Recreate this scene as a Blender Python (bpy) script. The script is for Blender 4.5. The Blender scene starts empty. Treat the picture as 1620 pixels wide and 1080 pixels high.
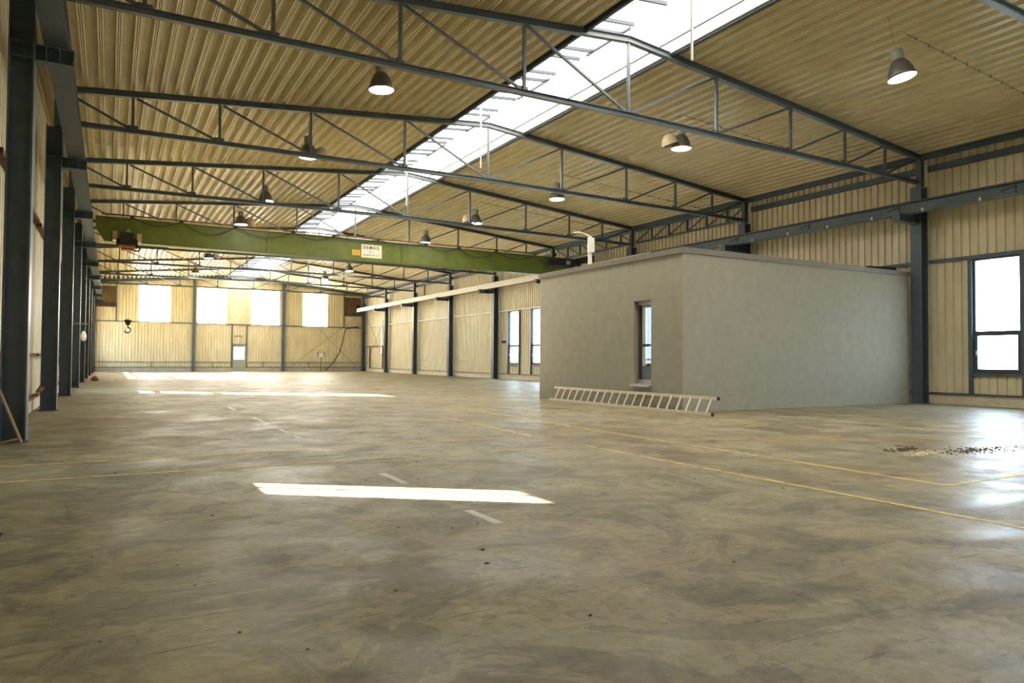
import bpy, math, random
from mathutils import Vector, Matrix
random.seed(7)
C = bpy.context.scene
COL = C.collection

# ------------------------------------------------------------------ camera
F_PX, YAW, PITCH, ROLL, CAM_H = 1121.35, 0.5162, 0.0250, 0.0067, 1.0947
cy, sy, cp, sp = math.cos(YAW), math.sin(YAW), math.cos(PITCH), math.sin(PITCH)
Fv = Vector((sy*cp, cy*cp, sp)); Rv = Vector((cy, -sy, 0)); Uv = Rv.cross(Fv)
cr, sr = math.cos(ROLL), math.sin(ROLL)
R2 = cr*Rv + sr*Uv; U2 = -sr*Rv + cr*Uv
cam_data = bpy.data.cameras.new('camera'); cam = bpy.data.objects.new('camera', cam_data)
COL.objects.link(cam)
cam_data.sensor_width = 36; cam_data.lens = F_PX*36/1620; cam_data.clip_start = 0.05; cam_data.clip_end = 500
M = Matrix((R2, U2, -Fv)).transposed().to_4x4(); M.translation = Vector((0, 0, CAM_H))
cam.matrix_world = M
C.camera = cam

# ------------------------------------------------------------------ light
SKY = 8.5; SKYLIGHT = 3.9; GABLE = 10.0; SUN = 140.0; LAMP = 16.0; EXPOSURE = 1.3
w = bpy.data.worlds.new('world'); C.world = w; w.use_nodes = True
bg = w.node_tree.nodes['Background']; bg.inputs[0].default_value = (0.66, 0.83, 1.0, 1); bg.inputs[1].default_value = SKY
sd = bpy.data.lights.new('sun', 'SUN'); sd.energy = SUN; sd.angle = math.radians(0.6); sd.color = (1.0, 0.86, 0.66)
sun = bpy.data.objects.new('sun', sd); COL.objects.link(sun)
sdir = Vector((1.0, -0.75, -0.345*1.25))            # direction the light travels
sun.rotation_euler = sdir.to_track_quat('-Z', 'Y').to_euler(); sun.location = (-20, 40, 20)
C.view_settings.view_transform = 'Standard'; C.view_settings.look = 'None'
C.view_settings.exposure = EXPOSURE; C.view_settings.gamma = 1; C.view_settings.use_curve_mapping = False

# ------------------------------------------------------------------ dimensions
Y0 = 10.91
def Yk(k): return Y0 + 6.0*k
XL, XR = -0.91, 18.63           # inner faces of the columns
WL, WR = -1.35, 19.05           # inner faces of the cladding
YN, YF = -7.1, 58.95            # near and far gable
XC = 8.86
def chord_z(x): return 7.46 - 0.0935*abs(x-XC)
def roof_z(x): return chord_z(x) + 0.075
SX0, SX1 = 7.88, 9.93           # skylight opening

# ------------------------------------------------------------------ helpers
class MB:
    def __init__(s): s.v = []; s.f = []
    def add(s, vs, fs):
        n = len(s.v); s.v += [tuple(v) for v in vs]; s.f += [tuple(i+n for i in f) for f in fs]; return s
    def box(s, x0, x1, y0, y1, z0, z1):
        return s.add([(x0,y0,z0),(x1,y0,z0),(x1,y1,z0),(x0,y1,z0),(x0,y0,z1),(x1,y0,z1),(x1,y1,z1),(x0,y1,z1)],
                     [(0,3,2,1),(4,5,6,7),(0,1,5,4),(1,2,6,5),(2,3,7,6),(3,0,4,7)])
    def prism(s, poly, p0, p1, side=None):
        """poly in (u,v); u along side, v along up"""
        p0 = Vector(p0); p1 = Vector(p1); d = (p1-p0).normalized()
        side = Vector(side) if side is not None else Vector((0,0,1)).cross(d)
        side = (side - d*side.dot(d)).normalized(); up = d.cross(side)
        if up.z < 0 and abs(up.z) > 1e-3: up = -up
        n = len(poly)
        vs = [p0+side*a+up*b for a, b in poly]+[p1+side*a+up*b for a, b in poly]
        fs = [tuple(range(n))[::-1], tuple(range(n, 2*n))]+[(i, (i+1) % n, (i+1) % n+n, i+n) for i in range(n)]
        return s.add(vs, fs)
    def ibeam(s, p0, p1, h, b, t=0.012, tw=0.008, side=None):
        H, B, T, W = h/2, b/2, t, tw/2
        return s.prism([(-B,-H),(B,-H),(B,-H+T),(W,-H+T),(W,H-T),(B,H-T),(B,H),(-B,H),(-B,H-T),(-W,H-T),(-W,-H+T),(-B,-H+T)], p0, p1, side)
    def bar(s, p0, p1, a, b=None, side=None):
        b = b or a
        return s.prism([(-a/2,-b/2),(a/2,-b/2),(a/2,b/2),(-a/2,b/2)], p0, p1, side)
    def tube(s, pts, r, n=8, caps=True):
        pts = [Vector(p) for p in pts]; rings = []
        prev = None
        for i, p in enumerate(pts):
            d = (pts[min(i+1, len(pts)-1)]-pts[max(i-1, 0)]).normalized()
            if prev is None:
                a = Vector((0,0,1)) if abs(d.z) < .9 else Vector((1,0,0))
            else: a = prev
            u = (a-d*a.dot(d)).normalized(); prev = u; q = d.cross(u)
            rings.append([p+u*r*math.cos(t*2*math.pi/n)+q*r*math.sin(t*2*math.pi/n) for t in range(n)])
        vs = [v for rg in rings for v in rg]; fs = []
        for i in range(len(rings)-1):
            for j in range(n): fs.append((i*n+j, i*n+(j+1) % n, (i+1)*n+(j+1) % n, (i+1)*n+j))
        if caps: fs += [tuple(range(n))[::-1], tuple(range((len(rings)-1)*n, len(rings)*n))]
        return s.add(vs, fs)
    def lathe(s, prof, n=32, o=(0,0,0), axis='z', close=False):
        vs = []; fs = []
        for r, z in prof:
            for j in range(n):
                a = j*2*math.pi/n; p = (r*math.cos(a), r*math.sin(a), z)
                if axis == 'x': p = (p[2], p[0], p[1])
                if axis == 'y': p = (p[0], p[2], p[1])
                vs.append((o[0]+p[0], o[1]+p[1], o[2]+p[2]))
        for i in range(len(prof)-1):
            for j in range(n): fs.append((i*n+j, i*n+(j+1) % n, (i+1)*n+(j+1) % n, (i+1)*n+j))
        if close: fs += [tuple(range(n))[::-1], tuple(range((len(prof)-1)*n, len(prof)*n))]
        return s.add(vs, fs)
    def build(s, name, m, parent=None, smooth=False, loc=None):
        me = bpy.data.meshes.new(name); me.from_pydata(s.v, [], s.f); me.update()
        me.materials.append(m)
        if smooth: me.polygons.foreach_set('use_smooth', [True]*len(me.polygons))
        o = bpy.data.objects.new(name, me); COL.objects.link(o)
        if parent: o.parent = parent
        if loc: o.location = loc
        return o

def tag(o, label, cat, group=None):
    o['label'] = label; o['category'] = cat
    if group: o['group'] = group
    return o
def struct(o): o['kind'] = 'structure'; return o
def thing(name, label, cat, loc=(0,0,0), rot=(0,0,0), group=None):
    o = bpy.data.objects.new(name, None); o.empty_display_size = .2; COL.objects.link(o)
    o.location = loc; o.rotation_euler = rot
    return tag(o, label, cat, group)
def copy_tree(o, parent=None):
    c = o.copy(); COL.objects.link(c); c.parent = parent
    for ch in o.children: copy_tree(ch, c)
    return c
def dup(o, loc=None, label=None, rot=None):
    c = copy_tree(o)
    if loc is not None: c.location = loc
    if rot is not None: c.rotation_euler = rot
    if label: c['label'] = label
    return c
ORD = ['nearest', 'second', 'third', 'fourth', 'fifth', 'sixth', 'seventh', 'eighth', 'ninth', 'tenth']

# ------------------------------------------------------------------ materials
def mat(name, c1, c2=None, rough=.6, metal=0, scale=3, detail=6, bump=0, stretch=(1,1,1), c3=None, c3pos=.72, rough2=None, lo=.35, hi=.65, spec=.5):
    m = bpy.data.materials.new(name); m.use_nodes = True; nt = m.node_tree; N = nt.nodes; L = nt.links
    b = N['Principled BSDF']; b.inputs['Base Color'].default_value = (*c1, 1)
    b.inputs['Roughness'].default_value = rough; b.inputs['Metallic'].default_value = metal
    b.inputs['Specular IOR Level'].default_value = spec
    if c2:
        tc = N.new('ShaderNodeTexCoord'); mp = N.new('ShaderNodeMapping'); mp.inputs['Scale'].default_value = stretch
        nz = N.new('ShaderNodeTexNoise'); nz.inputs['Scale'].default_value = scale; nz.inputs['Detail'].default_value = detail; nz.inputs['Roughness'].default_value = .62
        L.new(tc.outputs['Object'], mp.inputs[0]); L.new(mp.outputs[0], nz.inputs[0])
        r = N.new('ShaderNodeValToRGB'); e = r.color_ramp.elements
        e[0].position = lo; e[0].color = (*c1, 1); e[1].position = hi; e[1].color = (*c2, 1)
        if c3:
            q = e.new(c3pos); q.color = (*c3, 1)
        L.new(nz.outputs[0], r.inputs[0]); L.new(r.outputs[0], b.inputs['Base Color'])
        if rough2 is not None:
            mr = N.new('ShaderNodeMapRange'); mr.inputs[1].default_value = lo; mr.inputs[2].default_value = hi
            mr.inputs[3].default_value = rough; mr.inputs[4].default_value = rough2
            L.new(nz.outputs[0], mr.inputs[0]); L.new(mr.outputs[0], b.inputs['Roughness'])
        if bump:
            bp = N.new('ShaderNodeBump'); bp.inputs['Strength'].default_value = bump; bp.inputs['Distance'].default_value = .02
            L.new(nz.outputs[0], bp.inputs['Height']); L.new(bp.outputs[0], b.inputs['Normal'])
    return m
def emis(name, c, s):
    m = bpy.data.materials.new(name); m.use_nodes = True; nt = m.node_tree
    b = nt.nodes['Principled BSDF']; b.inputs['Base Color'].default_value = (.8,.8,.8,1)
    b.inputs['Emission Color'].default_value = (*c, 1); b.inputs['Emission Strength'].default_value = s
    return m

STEEL = mat('painted_steel_blue_grey', (.056,.086,.112), (.080,.110,.132), rough=.42, scale=5)
STEEL_TR = mat('painted_steel_truss', (.085,.110,.128), (.115,.140,.155), rough=.38, scale=4)  # truss copy of the steel, lightened for the skylight reflecting on it
RUST = mat('rusty_steel', (.10,.055,.025), (.26,.11,.04), rough=.85, scale=12)
ROOF = mat('roof_sheet_cream', (.64,.56,.33), (.76,.68,.45), rough=.32, scale=2.2, stretch=(3,.6,1))
GROOVE = mat('darkened_dirty_groove', (.16,.095,.04), (.34,.25,.12), rough=.7, scale=3, stretch=(3,.5,1))
CLAD = mat('wall_cladding_cream', (.60,.53,.34), (.72,.65,.45), rough=.55, scale=2.5, stretch=(1,1,.35), c3=(.60,.50,.29), c3pos=.8)
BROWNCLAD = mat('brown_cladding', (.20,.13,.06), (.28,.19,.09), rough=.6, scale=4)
KERB = mat('painted_concrete_kerb', (.58,.50,.34), (.66,.60,.45), rough=.8, scale=4, bump=.2)
CONC = mat('grey_concrete_kerb', (.34,.32,.27), (.44,.41,.34), rough=.85, scale=4, bump=.2)
RENDER = mat('rough_grey_render', (.27,.25,.195), (.305,.285,.225), rough=.9, scale=5, detail=10, bump=.12)
COPING = mat('coping_grey', (.14,.125,.10), (.18,.16,.13), rough=.6, scale=6)
ALU = mat('dark_aluminium_frame', (.06,.065,.085), rough=.4)
SILL = mat('sheet_metal_sill', (.42,.42,.43), rough=.45, metal=.2)
GREEN = mat('green_crane_paint', (.105,.135,.016), (.150,.180,.030), rough=.42, scale=2.2, c3=(.10,.12,.03), c3pos=.75)
BLACK = mat('black_machinery', (.012,.012,.012), (.035,.028,.02), rough=.85, scale=15)
RUBBER = mat('black_rubber', (.012,.01,.01), rough=.6)
BEIGE = mat('beige_enamel', (.50,.42,.26), (.42,.34,.2), rough=.5, scale=10)
WHITE = mat('white_plastic', (.78,.77,.74), rough=.5)
CREAM_LIT = mat('cream_paint_and_lit_steel', (.62,.58,.46), (.74,.71,.62), rough=.6, scale=9, c3=(.34,.28,.2), c3pos=.72)  # cream of the conduit; paints bright light on far girts and runway beam
ALUL = mat('ladder_aluminium', (.72,.65,.50), (.62,.55,.42), rough=.5, metal=.25, scale=20)
WOOD = mat('raw_timber', (.34,.24,.13), (.26,.17,.09), rough=.8, scale=8, stretch=(1,1,8))
YPLATE = mat('yellow_plate', (.85,.48,.03), rough=.5)
WPLATE = mat('white_plate', (.82,.74,.58), rough=.5)
INK = mat('dark_ink', (.06,.02,.01), rough=.6)
INKR = mat('red_ink', (.45,.12,.02), rough=.6)
SHADE = mat('lamp_reflector_grey', (.10,.10,.08), (.13,.12,.10), rough=.35, metal=.4, scale=6)
HOUSING = mat('lamp_housing_cast', (.24,.26,.21), rough=.5)
LENS = emis('lamp_lens_lit', (1,.98,.92), LAMP)
OPAL = emis('opal_skylight_sheet', (1.0,.95,.84), SKYLIGHT)
OPALG = emis('opal_gable_sheet', (1.0,.93,.80), GABLE)
CURB = mat('white_skylight_curb', (.78,.78,.76), rough=.6)
BAR = mat('grey_glazing_bar', (.035,.045,.065), rough=.5)
DOORM = mat('door_grey_paint', (.30,.31,.25), (.34,.35,.29), rough=.5, scale=4)
OUTG = mat('outside_gravel', (.45,.42,.36), (.52,.49,.43), rough=.9, scale=3)
DUST = mat('dark_debris', (.035,.022,.012), (.13,.085,.045), rough=.9, scale=30)
CHIP = mat('pale_chips', (.75,.68,.45), (.5,.4,.2), rough=.9, scale=30)
CABLEM = mat('grey_cable', (.16,.14,.09), rough=.6)

def glass():
    m = bpy.data.materials.new('window_glass'); m.use_nodes = True; nt = m.node_tree; N = nt.nodes; L = nt.links
    out = N['Material Output']; N.remove(N['Principled BSDF'])
    t = N.new('ShaderNodeBsdfTransparent'); t.inputs[0].default_value = (.93,.95,.95,1)
    g = N.new('ShaderNodeBsdfGlossy'); g.inputs['Roughness'].default_value = .02
    lw = N.new('ShaderNodeLayerWeight'); lw.inputs[0].default_value = .5
    pw = N.new('ShaderNodeMath'); pw.operation = 'POWER'; pw.inputs[1].default_value = 4; L.new(lw.outputs['Facing'], pw.inputs[0])
    fr = N.new('ShaderNodeMath'); fr.operation = 'MULTIPLY_ADD'; fr.inputs[1].default_value = .7; fr.inputs[2].default_value = .06; L.new(pw.outputs[0], fr.inputs[0])
    mx = N.new('ShaderNodeMixShader'); L.new(fr.outputs[0], mx.inputs[0]); L.new(t.outputs[0], mx.inputs[1]); L.new(g.outputs[0], mx.inputs[2])
    L.new(mx.outputs[0], out.inputs[0]); return m
GLASS = glass()

def floor_material():
    m = bpy.data.materials.new('stained_concrete_floor'); m.use_nodes = True; nt = m.node_tree; N = nt.nodes; L = nt.links
    b = N['Principled BSDF']; tc = N.new('ShaderNodeTexCoord')
    def noise(scale, detail, rough=.6, dist=0, st=(1,1,1)):
        mp = N.new('ShaderNodeMapping'); mp.inputs['Scale'].default_value = st; L.new(tc.outputs['Object'], mp.inputs[0])
        n = N.new('ShaderNodeTexNoise'); n.inputs['Scale'].default_value = scale; n.inputs['Detail'].default_value = detail
        n.inputs['Roughness'].default_value = rough; n.inputs['Distortion'].default_value = dist
        L.new(mp.outputs[0], n.inputs[0]); return n.outputs[0]
    def ramp(inp, stops):
        r = N.new('ShaderNodeValToRGB'); e = r.color_ramp.elements
        e[0].position, e[0].color = stops[0][0], (*stops[0][1], 1); e[1].position, e[1].color = stops[-1][0], (*stops[-1][1], 1)
        for p, c in stops[1:-1]: e.new(p).color = (*c, 1)
        L.new(inp, r.inputs[0]); return r.outputs[0]
    def mix(a, bb, fac, mode='MIX'):
        x = N.new('ShaderNodeMix'); x.data_type = 'RGBA'; x.blend_type = mode
        if isinstance(fac, float): x.inputs[0].default_value = fac
        else: L.new(fac, x.inputs[0])
        for s, v in ((6, a), (7, bb)):
            if isinstance(v, tuple): x.inputs[s].default_value = (*v, 1)
            else: L.new(v, x.inputs[s])
        return x.outputs[2]
    big = noise(.42, 5, .55, .6)
    base = ramp(big, [(.33, (.215,.168,.086)), (.5, (.242,.206,.120)), (.68, (.268,.240,.152))])
    mid = noise(1.9, 9, .66, 1.2)
    stain = ramp(mid, [(.34, (.62,.60,.56)), (.44, (.86,.85,.83)), (.50, (1,1,1)), (.60, (1.04,1.04,1.04)), (.72, (1.2,1.19,1.16))])
    c = mix(base, stain, 1.0, 'MULTIPLY')
    fine = ramp(noise(14, 8, .7), [(.3, (.66,.66,.65)), (.45, (.95,.95,.95)), (.55, (1.06,1.06,1.05)), (.72, (1.26,1.25,1.22))])
    c = mix(c, fine, 1.0, 'MULTIPLY')
    spots = ramp(noise(5.5, 6, .75, .4, (1,1.6,1)), [(.30, (.40,.37,.32)), (.355, (.95,.95,.95)), (.62, (1,1,1)), (.70, (1.18,1.17,1.14))])
    c = mix(c, spots, 1.0, 'MULTIPLY')
    scr = ramp(noise(7, 4, .6, .2, (.25,3.5,1)), [(.335, (.45,.42,.38)), (.375, (1,1,1)), (.9, (1,1,1))])
    c = mix(c, scr, .7, 'MULTIPLY')
    edge = noise(.75, 11, .58, 2.2)
    c = mix(c, ramp(edge, [(.40, (.70,.69,.65)), (.455, (.74,.73,.70)), (.468, (1.03,1.03,1.02)), (.56, (1,1,1)), (.572, (1.18,1.18,1.15)), (.9, (1.1,1.1,1.09))]), .9, 'MULTIPLY')
    edge2 = noise(2.6, 10, .6, 1.6)
    c = mix(c, ramp(edge2, [(.30, (.70,.68,.64)), (.385, (.78,.77,.74)), (.40, (1.02,1.02,1.01)), (.61, (1,1,1)), (.625, (1.14,1.14,1.12)), (.9, (1.1,1.1,1.1))]), .7, 'MULTIPLY')
    L.new(c, b.inputs['Base Color'])
    rg = N.new('ShaderNodeMapRange'); L.new(noise(1.1, 7, .6, .8), rg.inputs[0]); rg.inputs[1].default_value = .35; rg.inputs[2].default_value = .65
    rg.inputs[3].default_value = .42; rg.inputs[4].default_value = .66
    sx = N.new('ShaderNodeSeparateXYZ'); L.new(tc.outputs['Object'], sx.inputs[0])          # polished by traffic towards the right-hand windows
    mx = N.new('ShaderNodeMapRange'); L.new(sx.outputs[0], mx.inputs[0]); mx.inputs[1].default_value = 3.5; mx.inputs[2].default_value = 8.5; mx.inputs[3].default_value = 0; mx.inputs[4].default_value = -.16
    my = N.new('ShaderNodeMapRange'); L.new(sx.outputs[1], my.inputs[0]); my.inputs[1].default_value = 5.5; my.inputs[2].default_value = 9.5; my.inputs[3].default_value = 1; my.inputs[4].default_value = .25
    mm = N.new('ShaderNodeMath'); mm.operation = 'MULTIPLY_ADD'; L.new(mx.outputs[0], mm.inputs[0]); L.new(my.outputs[0], mm.inputs[1]); L.new(rg.outputs[0], mm.inputs[2])
    L.new(mm.outputs[0], b.inputs['Roughness'])
    bp = N.new('ShaderNodeBump'); bp.inputs['Strength'].default_value = .25; bp.inputs['Distance'].default_value = .01
    L.new(noise(3.5, 8, .6, .3), bp.inputs['Height']); L.new(bp.outputs[0], b.inputs['Normal'])
    b.inputs['Specular IOR Level'].default_value = .45
    return m
def paint_line(name, col, wear):
    m = mat(name, col, rough=.6); nt = m.node_tree; N = nt.nodes; L = nt.links; b = N['Principled BSDF']
    tc = N.new('ShaderNodeTexCoord'); n = N.new('ShaderNodeTexNoise'); n.inputs['Scale'].default_value = 3.2; n.inputs['Detail'].default_value = 9; n.inputs['Roughness'].default_value = .75
    L.new(tc.outputs['Object'], n.inputs[0]); r = N.new('ShaderNodeValToRGB'); r.color_ramp.elements[0].position = wear-.09; r.color_ramp.elements[1].position = wear+.09
    r.color_ramp.elements[0].color = (.3,.3,.3,1); r.color_ramp.elements[1].color = (.85,.85,.85,1)
    L.new(n.outputs[0], r.inputs[0]); L.new(r.outputs[0], b.inputs['Alpha']); return m
FLOORM = floor_material()
YLINE = paint_line('worn_yellow_paint', (.76,.57,.15), .44)
WLINE = paint_line('worn_white_paint', (.66,.62,.54), .42)

# ------------------------------------------------------------------ corrugated sheets
def profile_points(u0, u1, pitch, pts):
    """pts = [(frac, depth)] over one pitch; returns list (u, d) clipped"""
    out = []; k = math.floor(u0/pitch)-1
    seq = []
    while k*pitch <= u1+pitch:
        seq += [((k+f)*pitch, d) for f, d in pts]; k += 1
    for i in range(len(seq)-1):
        (a, da), (b, db) = seq[i], seq[i+1]
        if b <= u0 or a >= u1: continue
        for u, d in ((a, da), (b, db)):
            if u < u0: t = (u0-a)/(b-a); u, d = u0, da+(db-da)*t
            elif u > u1: t = (u1-a)/(b-a); u, d = u1, da+(db-da)*t
            if not out or abs(out[-1][0]-u) > 1e-6 or abs(out[-1][1]-d) > 1e-6: out.append((u, d))
    return out
WALLP = [(0,0), (.62,0), (.67,.045), (.95,.045), (1.0-1e-4,0)]
def wall_sheet(mb, fn, u0, u1, z0, z1):
    """fn(u, depth, z)->xyz ; z1 number or function"""
    pp = profile_points(u0, u1, .207, WALLP)
    vs = []; fs = []
    for u, d in pp:
        vs += [fn(u, d, z0), fn(u, d, z1(u) if callable(z1) else z1)]
    for i in range(len(pp)-1): fs.append((2*i, 2*i+2, 2*i+3, 2*i+1))
    mb.add(vs, fs)
def wall_with_holes(mb, fn, u0, u1, z0, z1, holes):
    cuts = sorted(set([u0, u1]+[h[0] for h in holes]+[h[1] for h in holes]))
    for a, b in zip(cuts, cuts[1:]):
        hs = sorted([h for h in holes if h[0] <= a+1e-6 and h[1] >= b-1e-6], key=lambda h: h[2])
        z = z0
        for h in hs:
            if h[2] > z+.01: wall_sheet(mb, fn, a, b, z, h[2])
            z = h[3]
        wall_sheet(mb, fn, a, b, z, z1)

# windows (y0, y1, z0, z1) in the long walls
RWIN = []
for k in range(-2, 5):
    RWIN.append((Yk(k)-2.19, Yk(k)-1.07, .82, 3.72))
    if k != 0 : RWIN.append((Yk(k)-4.6, Yk(k)-3.48, .82, 3.72))
    else: RWIN.append((Yk(k)-4.6, Yk(k)-3.48, .82, 3.72))
LWIN = [(7.72, 8.46, 1.0, 1.93), (25.75, 27.25, .82, 3.72)]
for k in (5, 6, 7): LWIN += [(Yk(k)-3.2, Yk(k)-2.1, .82, 3.72), (Yk(k)-.95+.3, Yk(k)+.0-.05, .82, 3.72)] if False else [(Yk(k)+.9, Yk(k)+2.1, .82, 3.72), (Yk(k)+3.3, Yk(k)+4.5, .82, 3.72)]
KZ = .27
eave = lambda u: 6.62
mb = MB(); wall_with_holes(mb, lambda u, d, z: (WR+d, u, z), YN, YF, KZ, 6.84, RWIN); wall_right = struct(mb.build('wall_right', CLAD))
mb = MB(); wall_with_holes(mb, lambda u, d, z: (WL-d, u, z), YN, YF, KZ, 6.84, LWIN); wall_left = struct(mb.build('wall_left', CLAD))
GW = [(1.84,3.88), (5.80,7.84), (9.73,11.86), (13.72,15.75)]
holes = [(a, b, 3.68, 6.47) for a, b in GW]+[(8.36, 9.32, -1, 2.05), (-1.02, .33, 4.75, 6.2), (17.2, 18.62, 4.65, 6.2)]
gt = lambda u: roof_z(u)+.26
mb = MB(); wall_with_holes(mb, lambda u, d, z: (u, YF+d, z), WL-.03, WR+.03, .30, gt, holes); wall_far = struct(mb.build('wall_far', CLAD))
mb = MB(); wall_sheet(mb, lambda u, d, z: (u, YN-d, z), WL-.03, WR+.03, 0, gt); struct(mb.build('wall_near', CLAD))
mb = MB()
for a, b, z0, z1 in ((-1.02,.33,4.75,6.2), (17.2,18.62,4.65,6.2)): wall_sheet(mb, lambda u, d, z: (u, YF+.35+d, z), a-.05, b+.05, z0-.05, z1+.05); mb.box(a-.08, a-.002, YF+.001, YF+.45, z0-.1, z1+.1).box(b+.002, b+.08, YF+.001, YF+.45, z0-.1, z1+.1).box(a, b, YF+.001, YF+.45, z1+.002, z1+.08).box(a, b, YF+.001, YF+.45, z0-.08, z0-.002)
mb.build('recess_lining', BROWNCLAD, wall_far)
# kerbs
struct(MB().box(WR-.03, WR+.15, YN, YF, 0, KZ).build('baseboard_right', KERB))
struct(MB().box(WL-.15, WL+.03, YN, YF, 0, KZ).build('baseboard_left', KERB))
mb = MB().box(WL+.03, 8.36, YF-.05, YF+.12, 0, .30).box(9.32, WR-.03, YF-.05, YF+.12, 0, .30); struct(mb.build('baseboard_far', CONC))
# roof sheets
RP = [(0,0), (.09,0), (.10,.014), (.125,.014), (.135,0), (.205,0), (.215,.014), (.24,.014), (.25,0), (.34,0), (.39,.19), (.60,.19), (.615,.178), (.70,.178), (.715,.19), (.95,.19), (1.0-1e-4,0)]
mb = MB()
for a, b in ((WL-.05, SX0), (SX1, WR+.05)):
    pp = profile_points(a, b, .2825, RP)
    ys = [YN]+[Yk(k)+.06 for k in range(-2, 8)]+[YF+.3]
    vs = [(u, y, roof_z(u)+d) for u, d in pp for y in ys]; n = len(ys)
    mb.add(vs, [(i*n+j, i*n+j+1, (i+1)*n+j+1, (i+1)*n+j) for i in range(len(pp)-1) for j in range(n-1)])
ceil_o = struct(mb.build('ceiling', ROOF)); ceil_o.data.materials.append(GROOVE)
for p in ceil_o.data.polygons:                                  # rusty dirt in the narrow stiffening grooves, put in to strengthen the rib contrast
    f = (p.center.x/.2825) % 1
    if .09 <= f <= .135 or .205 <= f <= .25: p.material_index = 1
# floor
floor = struct(MB().box(WL-.1, WR+.1, YN-.1, YF+.1, -.2, 0).build('floor', FLOORM))
def line(name, m, a, b, wd):
    a = Vector(a); b = Vector(b); d = (b-a).normalized(); s = Vector((-d.y, d.x))*wd/2
    z = .0025
    mb = MB().add([(a.x+s.x, a.y+s.y, z), (a.x-s.x, a.y-s.y, z), (b.x-s.x, b.y-s.y, z), (b.x+s.x, b.y+s.y, z)], [(0,1,2,3)])
    o = mb.build(name, m, floor); return o
for a, b in (((-1.1,8.60),(5.25,8.66)), ((-1.1,7.52),(4.95,7.47)), ((5.27,8.70),(5.5,12.6)), ((5.29,7.5),(5.27,-2)), ((6.85,14.5),(6.60,9.5)), ((6.60,9.5),(6.48,3.6)),
             ((6.50,3.58),(9.6,3.58)), ((11.75,10.9),(11.35,3.0)), ((10.2,10.3),(9.1,10.0)), ((12.9,10.0),(12.7,4.0))):
    if a[0] == 10.2: continue
    line('painted_yellow_line', YLINE, a, b, .05)
for a, b in (((2.28,4.16),(2.27,4.64)), ((2.28,5.86),(2.27,6.50)), ((2.28,9.80),(2.28,11.2)), ((2.30,12.25),(2.30,13.65)), ((2.28,15.5),(2.29,16.6))):
    line('painted_white_dash', WLINE, a, b, .07)
mb = MB()   # outline of a drain cover in the slab at the left edge of the picture
for a, b in (((-1.05,5.40),(-.56,5.36)), ((-.56,5.36),(-.60,4.85)), ((-.60,4.85),(-1.05,4.88)), ((-.58,5.08),(-1.05,5.10))):
    a = Vector((*a, .004)); b = Vector((*b, .004)); mb.bar(a, b, .022, .006)
mb.build('drain_cover_rim', BLACK, floor)
# outside ground (seen through the clear windows)
for x0, x1 in ((-60, WL-.2), (WR+.2, 80)):
    pass
struct(MB().add([(-80,-60,-.25),(100,-60,-.25),(100,130,-.25),(-80,130,-.25)], [(0,1,2,3)]).build('outside_ground', OUTG))

# ------------------------------------------------------------------ girts (children of the walls) and eave beams
for k in range(-3, 8):
    y0, y1 = max(Yk(k)+.3, YN), Yk(k+1)
    MB().box(18.95, WR-.001, y0, y1, 3.72, 3.80).build('wall_girt', STEEL if k < 3 else CREAM_LIT, wall_right)  # far girts cream: the bright light on them is put into the colour
    MB().box(18.95, WR-.001, y0, y1, KZ+.001, KZ+.03).build('base_angle', STEEL, wall_right)
    MB().box(WL+.001, -1.25, y0, y1, 3.72, 3.80).build('wall_girt', RUST, wall_left)
    if k >= 0: MB().box(WL+.001, -1.25, y0, y1, 1.09, 1.15).build('wall_girt', RUST, wall_left)
    MB().box(WL+.001, -1.25, y0, y1, KZ+.001, KZ+.05).build('base_angle', RUST, wall_left)
    if k not in (1, 2):
        MB().box(18.93, WR-.001, y0, y1, 6.17, 6.33).build('eave_girt', STEEL, wall_right)
for z, w_ in ((3.64, .06), (.70, .035), (.31, .05)):
    for a, b in ((WL+.2, 5.43), (5.68, 8.26), (9.42, 12.03), (12.28, WR-.3)):
        MB().box(a, b, YF-.07, YF-.001, z, z+w_).build('wall_girt', STEEL, wall_far)
MB().box(8.26, 9.42, YF-.07, YF-.001, 3.64, 3.70).build('wall_girt', STEEL, wall_far)
for x, z0, z1 in ((8.26, .3, 3.64), (9.34, .3, 3.64), (.33, 3.7, 6.7), (17.10, 3.7, 6.7)):
    MB().box(x, x+.08, YF-.10, YF-.001, z0, z1).build('wall_post', STEEL, wall_far)
for x in (2.7, 14.2, 6.9, 10.6): MB().box(x, x+.04, YF-.05, YF-.001, .36, .70).build('wall_post', STEEL, wall_far)
for a, b in ((-1.02,.33), (17.18,18.6)): MB().box(a, b, YF-.06, YF-.001, 4.70, 4.76).build('wall_girt', STEEL, wall_far)
for i, x in enumerate((XL-.1, XR+.1)):
    side = ('left', 'right')[i]
    o = MB().ibeam((x, YN, chord_z(x)-.01), (x, YF, chord_z(x)-.01), .14, .10).build('eave_beam', STEEL)
    tag(o, 'long blue-grey steel beam under the roof edge along the %s wall' % side, 'beam')
o = MB().box(18.80, WR-.03, Yk(5)+.2, YF-.3, roof_z(18.6)-.12, roof_z(18.6)-.10).build('soffit_board', RUST)
tag(o, 'rust-brown boards under the right roof edge near the far end', 'board')

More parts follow.
